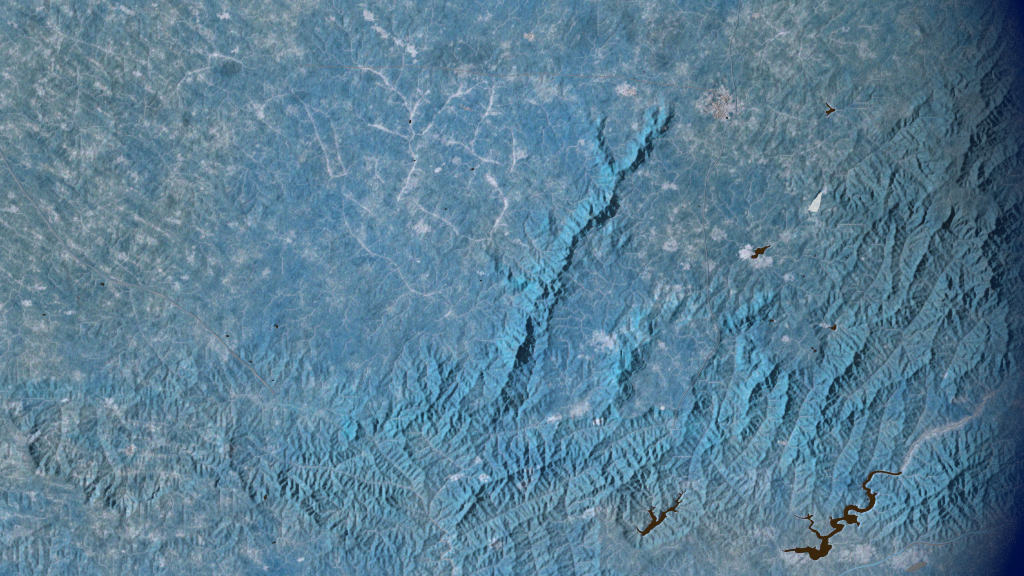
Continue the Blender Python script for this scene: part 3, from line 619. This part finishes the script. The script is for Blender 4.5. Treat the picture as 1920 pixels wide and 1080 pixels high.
for pts, hw, st in STREAMS+TRIBS:
    w, d, s, run, L = g.line(pts, 12)
    ww = np.maximum(hw*(.46+.5*n2[w]+.3*n3[w]), .2); st = st*(.55 if pts[0][1] > 730 else 1.0); st = st*np.clip(.8+.5*n1[w]+.4*n2[w], .25, 1.1)
    PALEM[w] = np.maximum(PALEM[w], st*np.clip(.8+.6*n3[w], 0, 1.1)*np.exp(-(d/(ww+.5))**2)+.25*st*np.exp(-(d/(ww+4))**2)*np.clip(.6+1.5*n3[w]+n2[w], 0, 2))
_f = n2*.55+n3*.85+.2*n1+.4*n4
back = .32*smooth(.05, .6, n2*.9+.35*n1+n3*.4+n4*.2)+.22*smooth(.42, .56, _f)
back = back+.4*smooth(.36, .66, sNW*1.1+n2*.3+n3*.4+n4*.2)*wNW+.45*smooth(.36, .64, sSW*1.1+n3*.45+n4*.2)*wSW
w_back = np.clip(.45+.2*np.maximum(wNW, wSW)+.95*reg(1370,460,220,190)+.5*reg(1150,650,120,90)+.3*reg(820,280,260,160)+.4*reg(1000,60,400,90)+.02*wE, 0, 1)
PALEM = np.maximum(PALEM, back*w_back*(1-.6*smooth(.1, .35, slopeb)))
def vein(L, seed, wd):
    q = np.abs(vfbm(g, L, 4, seed, .55)); return smooth(wd, wd*.25, q)
VEIN = np.maximum(.32*vein(46, 201, .03)*smooth(-.15, .3, n1+.5*n2), .22*vein(24, 211, .03)*smooth(.0, .35, n1*.5+.7*n2))
PALEM = np.maximum(PALEM, VEIN*np.clip(.5+.8*n3, 0, 1)*(1-smooth(.12, .3, slopeb))*np.clip(.45+.5*reg(750,230,420,260)+.4*wE+.3*wNW, 0, 1))
DRY = np.clip(.3*reg(1840,280,240,380)+.7*reg(1580,1050,420,80)+.35*wSW+.3*reg(1000,980,500,90)+.3*reg(1750,600,200,300)+.3*reg(1250,960,200,80)+.4*n1+.25*n2-.1, 0, .85)
PALEM = np.maximum(PALEM, CHAN*np.clip(.30+.3*n2+.1*n0+.35*np.clip(R-.25, 0, 1)*1.2, 0, .6))
TAN = np.clip(smooth(.3, .8, streak*1.1+.5*n2+.45*n3+.3*n4)*np.maximum(wNW, wSW)*.45+.12*wE*smooth(.2, .7, sNE+.4*n2+.3*n3), 0, 1)
for (x, y, rx, ry, nb) in TOWNS:
    w, b = g.blob(x, y, rx*1.9, ry*1.7, 20, 1.0); q = b*1.2-.6+.8*(n2[w]*.7+n3[w]*.8+n4[w]*.4)
    TAN[w] = np.maximum(TAN[w], .75*smooth(0, .6, q)); PALEM[w] = np.maximum(PALEM[w], .45*smooth(.2, .8, q))
w, d, s, run, L = g.line(BRAID[0], 16); PALEM[w] = np.maximum(PALEM[w], .75*np.exp(-(d/6.5)**2)*np.clip(.5+1.3*n3[w]+.8*n2[w], 0, 1)*smooth(0, 40, run+8))
for pts in LAKES.values():                       # bare drawdown rim round the water
    w, d, s, run, L = g.line(pts+pts[:1], 6, warp=False); PALEM[w] = np.maximum(PALEM[w], .5*np.exp(-(d/2.4)**2)*np.clip(.6+1.2*n3[w]+.6*n2[w], 0, 1))
EDGE_DIM = 1-.75*np.clip(reg(1800,280,210,400), 0, 1); PALEM = np.clip(PALEM*EDGE_DIM, 0, 1); TAN = TAN*EDGE_DIM  # pale cover thinned eastward so the painted edge dimming stays dark

# ---- mesh: the surveyed grid plus widening rows out to the far country
ext = np.cumsum(STEP*1.35**np.arange(1, 27))
ext = ext[ext < 9000]
XS = np.concatenate([g.gx[0]-ext[::-1], g.gx, g.gx[-1]+ext]); YS = np.concatenate([g.gy[0]-ext[::-1], g.gy, g.gy[-1]+ext]); NE = len(ext)
pad = lambda a: np.pad(a, NE, mode='edge').astype(np.float32)
PX, PY = np.meshgrid(gx2m(XS), gy2m(YS)); PZ = pad(Z)
co = np.stack([PX, PY, PZ], -1).reshape(-1, 3)
hh, ww_ = PZ.shape; ii = np.arange(hh*ww_, dtype=np.int32).reshape(hh, ww_)
quads = np.stack([ii[1:, :-1], ii[1:, 1:], ii[:-1, 1:], ii[:-1, :-1]], -1).reshape(-1, 4)
me = raw_mesh('terrain', co, quads)
for nm, arr in (('tone', TONE), ('grey', GREY), ('scrub_shade', SCRUB_SHADE), ('forest', FOREST), ('steep_shade', STEEP_SHADE), ('tan', TAN), ('pale', PALEM), ('dry', DRY)):
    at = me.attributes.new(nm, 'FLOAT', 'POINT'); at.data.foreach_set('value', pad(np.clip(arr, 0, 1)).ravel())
me.polygons.foreach_set('use_smooth', np.ones(len(quads), bool))
tm = bpy.data.materials.new('terrain_cover'); tm.use_nodes = True; nt = tm.node_tree; pb = nt.nodes['Principled BSDF']
pb.inputs['Roughness'].default_value = 1.0; pb.inputs['Specular IOR Level'].default_value = 0.0
def N(t, **k):
    n = nt.nodes.new(t)
    for a, b in k.items(): setattr(n, a, b)
    return n
def attr(nm):
    n = N('ShaderNodeAttribute'); n.attribute_name = nm; return n.outputs['Fac']
def mixc(f, a, b, blend='MIX'):
    m = N('ShaderNodeMix', data_type='RGBA', blend_type=blend)
    for sck, v in ((m.inputs['Factor'], f), (m.inputs['A'], a), (m.inputs['B'], b)):
        if isinstance(v, (tuple, float, int)): sck.default_value = v
        else: nt.links.new(v, sck)
    return m.outputs['Result']
C_BLUE_D, C_BLUE_L = lin(44,108,158), lin(94,160,208)
C_GREY_D, C_GREY_L = lin(64,106,128), lin(122,154,170)
C_SCRUB_SHADE, C_FOREST, C_FOREST2 = lin(42,76,96), lin(52,156,202), lin(74,140,174)
C_STEEP_SHADE, C_TAN, C_PALE = lin(72,80,86), lin(152,162,178), lin(182,200,228)
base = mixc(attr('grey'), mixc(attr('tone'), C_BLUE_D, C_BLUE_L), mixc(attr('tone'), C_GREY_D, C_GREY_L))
tc = N('ShaderNodeTexCoord'); gr = N('ShaderNodeTexNoise'); gr.inputs['Scale'].default_value = 1/260.0; gr.inputs['Detail'].default_value = 3
gr.inputs['Roughness'].default_value = .7
nt.links.new(tc.outputs['Object'], gr.inputs['Vector'])
base = mixc(attr('forest'), base, mixc(gr.outputs['Fac'], C_FOREST, C_FOREST2))
base = mixc(attr('steep_shade'), base, C_STEEP_SHADE)
dm = N('ShaderNodeMath', operation='MULTIPLY'); nt.links.new(attr('dry'), dm.inputs[0]); nt.links.new(gr.outputs['Fac'], dm.inputs[1])
base = mixc(dm.outputs[0], base, lin(108,120,124))
base = mixc(attr('scrub_shade'), base, C_SCRUB_SHADE)
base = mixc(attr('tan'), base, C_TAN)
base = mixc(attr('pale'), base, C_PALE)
mr = N('ShaderNodeMapRange'); mr.inputs[1].default_value = .25; mr.inputs[2].default_value = .75; mr.inputs[3].default_value = .82; mr.inputs[4].default_value = 1.16
nt.links.new(gr.outputs['Fac'], mr.inputs[0])
vm = N('ShaderNodeVectorMath', operation='SCALE'); nt.links.new(base, vm.inputs[0]); nt.links.new(mr.outputs[0], vm.inputs['Scale'])
hue = N('ShaderNodeTexNoise'); hue.inputs['Scale'].default_value = 1/330.0; hue.inputs['Detail'].default_value = 3; hue.inputs['Roughness'].default_value = .65
nt.links.new(tc.outputs['Object'], hue.inputs['Vector'])
hv = N('ShaderNodeVectorMath', operation='MULTIPLY_ADD'); hv.inputs[1].default_value = (.85, .6, .6); hv.inputs[2].default_value = (.575, .7, .7)
nt.links.new(hue.outputs['Color'], hv.inputs[0])
vh = N('ShaderNodeVectorMath', operation='MULTIPLY'); nt.links.new(vm.outputs[0], vh.inputs[0]); nt.links.new(hv.outputs[0], vh.inputs[1])
nt.links.new(vh.outputs[0], pb.inputs['Base Color'])
bn = N('ShaderNodeTexNoise'); bn.inputs['Scale'].default_value = 1/240.0; bn.inputs['Detail'].default_value = 4; bn.inputs['Roughness'].default_value = .6
nt.links.new(tc.outputs['Object'], bn.inputs['Vector'])
bp = N('ShaderNodeBump'); bp.inputs['Strength'].default_value = 1.0; bp.inputs['Distance'].default_value = 42.0
nt.links.new(bn.outputs['Fac'], bp.inputs['Height']); nt.links.new(bp.outputs['Normal'], pb.inputs['Normal'])
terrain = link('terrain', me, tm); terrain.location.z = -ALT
tag(terrain, 'blue tinted land with ridges, eroded hills and pale dry stream beds', 'terrain', 'structure')

# ---------------------------------------------------------------- water
def sheet(name, outline, level, m, thick=None):
    p = np.asarray(outline); tri = tessellate_polygon([[Vector((float(a), float(b), 0)) for a, b in p]])
    co = np.stack([gx2m(p[:, 0]), gy2m(p[:, 1]), np.full(len(p), level)], -1)
    f = np.array(tri, np.int32)
    a, b, c = co[f[:, 0]], co[f[:, 1]], co[f[:, 2]]
    nz = (b[:, 0]-a[:, 0])*(c[:, 1]-a[:, 1])-(b[:, 1]-a[:, 1])*(c[:, 0]-a[:, 0])
    f[nz < 0] = f[nz < 0][:, ::-1]; f = f[np.abs(nz) > 1e-3]
    ctr = co.mean(0); co = co-ctr
    o = link(name, raw_mesh(name, co, None, f), m); o.location = (ctr[0], ctr[1], ctr[2]-ALT); return o
M_WATER = mat('silty_water', lin(54,38,10), .7, (lin(48,34,12), 900.), .02)
M_POND = mat('dark_water', lin(44,42,38), .6, (lin(36,36,36), 300.), .08)
for key, name, lab in (('gorge','reservoir','winding brown reservoir with side arms, largest water in the picture'),
    ('fork','reservoir','forked brown reservoir among ribbed hills, smaller than the winding one'),
    ('plain','lake','brown lobed lake beside a pale flat on the plain'),
    ('bird','lake','small dark brown bird shaped lake east of the town'),
    ('hook','lake','tiny dark hooked lake beside a pale strip, north of the ribbed hills')):
    tag(sheet(name, shore(LAKES[key], 3), LEVEL[key]-1.0, M_WATER), lab, name, 'structure')
POND_LABELS = ['dark pond south of the plain lake, west of the hooked lake','southern dark square pond of the close pair below the hooked lake','northern dark pond of the close pair below the hooked lake',
 'dark oval pond just south of the wide grey road bend','small dark pond near the left edge, west of the wide road','dark upright pond in a ribbed slope east of the wide road','dark pond touching the ribbed slope beside the wide road',
 'tiny dark pond east of the wide road near its lower end','tiny flat dark pond at the lower end of the wide road','black drop shaped pond in a branching pale stream bed','dark pond where pale stream beds meet, west of the great ridge',
 'tiny dark pond on the pale stream below the drop shaped pond','thin dark pond on the blue plain between the stream bed and the ridge','tiny dark pond beside a small pale patch west of the bright blue scarp','tiny dark pond inside the pale town',
 'brown upright pond at the edge of the ribbed southern hills','thin dark curved pond on grey ground south of the ribbed hills','tiny dark pond south east of the plain lake','speck of a pond at the foot of the eastern range',
 'speck of a pond north of the great ridge beside the thin road','speck of a pond on mottled ground east of the plain lake','speck of a pond just west of the long thin road','speck of a pond south of the plain lake, east of the thin road']
for i, (p, lab) in enumerate(zip(PONDS, POND_LABELS)):
    tag(sheet('pond', shore(pond_outline(p), i, .2, .8), LEVEL[('pond', i)]-1.0, M_POND), lab, 'pond', 'structure', 'ponds scattered over the land')

def smooth_line(pts, step=1.5):
    p = np.array(pts, float); out = []
    q = np.vstack([2*p[0]-p[1], p, 2*p[-1]-p[-2]])
    for i in range(1, len(q)-2):
        a, b, c, d = q[i-1:i+3]; n = max(2, int(np.hypot(*(c-b))/step))
        for k in range(n):
            t = k/n; out.append(.5*((2*b)+(-a+c)*t+(2*a-5*b+4*c-d)*t*t+(-a+3*b-3*c+d)*t**3))
    out.append(p[-1]); return np.array(out)
def ribbon(name, pts, hw, m, lift=9.0, ragged=0., seed=0, cols=3, taper=False):
    """a strip of ground draped along a line, ragged > 0 for natural banks"""
    c = smooth_line(pts); t = np.gradient(c, axis=0); t /= np.linalg.norm(t, axis=1, keepdims=True)+1e-9; nrm = np.stack([-t[:, 1], t[:, 0]], 1)
    s = np.arange(len(c)); wl = hw*np.clip(1+ragged*(perlin(s/11.3, s*0, seed)*1.6+perlin(s/3.1, s*0+3, seed)*.8), .3, 3); wr = hw*np.clip(1+ragged*(perlin(s/11.3, s*0+9, seed)*1.6+perlin(s/3.1, s*0+13, seed)*.8), .3, 3)
    if taper: e = np.clip(np.minimum(s, len(s)-1-s)/8., .15, 1); wl = wl*e; wr = wr*e
    rows = []
    for k in range(cols):
        f = -1+2*k/(cols-1); off = np.where(f < 0, wl*f, wr*f); q = c+nrm*off[:, None]
        rows.append(np.stack([gx2m(q[:, 0]), gy2m(q[:, 1]), np.maximum(sample(q[:, 0], q[:, 1], Z), sample(c[:, 0], c[:, 1], Z)-4)+lift], -1))
    co = np.stack(rows, 1); n = len(c); ctr = co.reshape(-1, 3).mean(0); i = np.arange(n*cols).reshape(n, cols)
    f = np.stack([i[:-1, :-1], i[:-1, 1:], i[1:, 1:], i[1:, :-1]], -1).reshape(-1, 4)
    a, b, d = co.reshape(-1, 3)[f[0, 0]], co.reshape(-1, 3)[f[0, 1]], co.reshape(-1, 3)[f[0, 2]]
    if (b[0]-a[0])*(d[1]-a[1])-(b[1]-a[1])*(d[0]-a[0]) < 0: f = f[:, ::-1]
    o = link(name, raw_mesh(name, co.reshape(-1, 3)-ctr, f), m); o.location = (ctr[0], ctr[1], ctr[2]-ALT); return o
M_ROAD = mat('road_dust', lin(92,124,150), .95, (lin(132,144,156), 1400.))
M_ROADEDGE = mat('road_cutting', lin(72,108,138), .95, (lin(92,134,166), 1500.))
M_BED = mat('gravel_bed', lin(92,126,152), .95, (lin(156,168,182), 600.))
M_RIVER = mat('river_water', lin(96,164,210), .6, (lin(110,150,180), 2500.), .06)
M_SILT = mat('silt_bar', lin(132,118,112), .9, (lin(116,124,138), 1500.))
def shift(pts, d):
    c = smooth_line(pts, 6.); t = np.gradient(c, axis=0); t /= np.linalg.norm(t, axis=1, keepdims=True)+1e-9
    return [tuple(v) for v in c+np.stack([-t[:, 1], t[:, 0]], 1)*d]
r = ribbon('road', ROADS[0][1], 1.9, M_ROAD, 9, .35, 3); tag(r, 'wide grey brown road running diagonally across the left of the land', 'road', 'structure')
e = ribbon('cutting', shift(ROADS[0][1], -2.2)[4:-2], .75, M_ROADEDGE, 12, .6, 5); e.parent = r; e.location = e.location-r.location
r = ribbon('road', ROADS[1][1], .6, M_ROAD, 9, .2, 7); tag(r, 'long thin grey road running down from the top past the pale town', 'road', 'structure')
e = ribbon('cutting', shift(ROADS[1][1], -.95)[2:], .4, M_ROADEDGE, 12, .6, 8); e.parent = r; e.location = e.location-r.location
r = ribbon('road', ROADS[2][1], .5, M_SILT, 9, .3, 9); tag(r, 'faint thin tan road crossing the upper plain towards the town', 'road', 'structure')
tag(ribbon('river_bed', BRAID[0], 1.9, M_BED, 9, .7, 11, 5, True), 'pale braided river bed leading down to the winding reservoir', 'river bed', 'structure')
tag(ribbon('river', CANAL, 1.5, M_RIVER, 9, .3, 13), 'pale blue river curving below the winding reservoir', 'river', 'structure')
tag(ribbon('silt_bar', shift([(1690,1034),(1705,1022),(1720,1016),(1760,1020),(1790,1012)], 1.3), .8, M_SILT, 12, .4, 15, 3, True), 'thin brown silt bar along the pale blue river', 'silt bar', 'structure')
MEANDER = [(806,972),(826,990),(836,997),(830,1005),(826,1015),(838,1015),(845,1028),(832,1038),(826,1048),(845,1050),(851,1062),(848,1080),(845,1130)]
tag(ribbon('river', MEANDER, 1.1, M_BED, 9, .35, 17), 'thin pale meandering river between the southern hills', 'river', 'structure')

# ---------------------------------------------------------------- bare pans, fields and a quarry
M_PAN = mat('salt_crust', lin(204,216,224), .95, (lin(166,190,208), 500.))
M_PAN2 = mat('dry_soil', lin(184,196,206), .95, (lin(120,156,184), 620.))
M_QUARRY = mat('bare_quarry', lin(120,126,124), .95, (lin(104,124,138), 700.))
for key, name, m, lab in (('salt','salt_pan',M_PAN,'bright white wedge shaped salt pan on the eastern plain'),
    ('quarry','quarry',M_QUARRY,'tan bare quarry ground near the lower right, south of the blue river')):
    tag(sheet(name, shore(PANS[key], 21, 1.5 if key in ('shore', 'wedge', 'disc') else .7, .8), LEVEL[key]+1.0, m), lab, name.replace('_', ' '), 'structure')

# ---------------------------------------------------------------- towns, too far down to count their blocks
M_TOWN = mat('town_roofs', lin(168,158,158), .9, (lin(140,152,164), 700.))
TOWN_LABELS = ['largest pale town of low blocks crossed by the long thin road','small pale village above the head of the great ridge','tiny village among branching stream beds','tiny village near the top edge beside the long thin road','small village on crossing tracks at the lower left','tiny village near the top edge, right of centre']
rng = np.random.RandomState(5)
for (x, y, rx, ry, nb), lab in zip(TOWNS, TOWN_LABELS):
    V, F = [], []; hubs = [(0, 0, 1.1)]+[(.75*rng.randn(), .6*rng.randn(), .35+.5*rng.rand()) for _ in range(5)]
    for k in range(nb):
        q = hubs[rng.randint(len(hubs))]; px, py = x+rx*(q[0]+q[2]*.34*rng.randn()), y+ry*(q[1]+q[2]*.30*rng.randn())
        w, d, h = (16+24*rng.rand()), (16+24*rng.rand()), 5+5*rng.rand(); a = .3+.1*rng.randn(); ca, sa = math.cos(a), math.sin(a)
        z = float(sample(px, py, Z)); b = len(V)
        for zz in (z-15, z+h):
            for u, v in ((-w, -d), (w, -d), (w, d), (-w, d)): V.append(((px-x)*M+u*ca-v*sa, (y-py)*M+u*sa+v*ca, zz))
        F += [(b+4, b+5, b+6, b+7)]+[(b+i, b+(i+1) % 4, b+4+(i+1) % 4, b+4+i) for i in range(4)]
    o = link('town_blocks', raw_mesh('town_blocks', V, np.array(F)), M_TOWN); o.location = (gx2m(x), gy2m(y), -ALT)
    tag(o, lab, 'town', 'stuff')

# ---------------------------------------------------------------- the spacecraft window the camera looks through
M_FRAME = mat('anodised_frame', (.0001, .0008, .05, 1), .9); M_LIP = mat('inner_lip', (.0001, .007, .03, 1), .9); M_SEAL = mat('black_seal', (.002, .003, .012, 1), .9)
WIN_D, WIN_R = 0.80, 0.158
def lathe(name, prof, m, parent, n=160):
    V = []; k = len(prof)
    for i in range(n):
        t = 2*math.pi*i/n
        for r_, z_ in prof: V.append((r_*math.cos(t), r_*math.sin(t), z_))
    F = [(i*k+j, i*k+(j+1) % k, ((i+1) % n)*k+(j+1) % k, ((i+1) % n)*k+j) for i in range(n) for j in range(k)]
    return link(name, raw_mesh(name, V, np.array(F)), m, parent)
win = bpy.data.objects.new('spacecraft_porthole', None); COL.objects.link(win)
PXW = WIN_D*GROUND_WIDTH/ALT/1920            # metres at the window per map unit
win.location = ((1894-960)*PXW-WIN_R, (540-505)*PXW, -WIN_D)
tag(win, 'dark blue round spacecraft porthole rim, out of focus along the right edge', 'porthole')
lathe('lip', [(WIN_R, -.012), (WIN_R+.006, -.004), (WIN_R+.0115, -.004), (WIN_R+.0115, -.02), (WIN_R+.004, -.02)], M_LIP, win)
lathe('rim', [(WIN_R+.012, -.018), (WIN_R+.014, .0), (WIN_R+.03, .006), (WIN_R+.055, .0), (WIN_R+.06, -.02), (WIN_R+.03, -.024)], M_FRAME, win)
lathe('seal', [(WIN_R+.002, -.030), (WIN_R+.002, -.0265), (WIN_R+.03, -.0265), (WIN_R+.03, -.030)], M_SEAL, win)
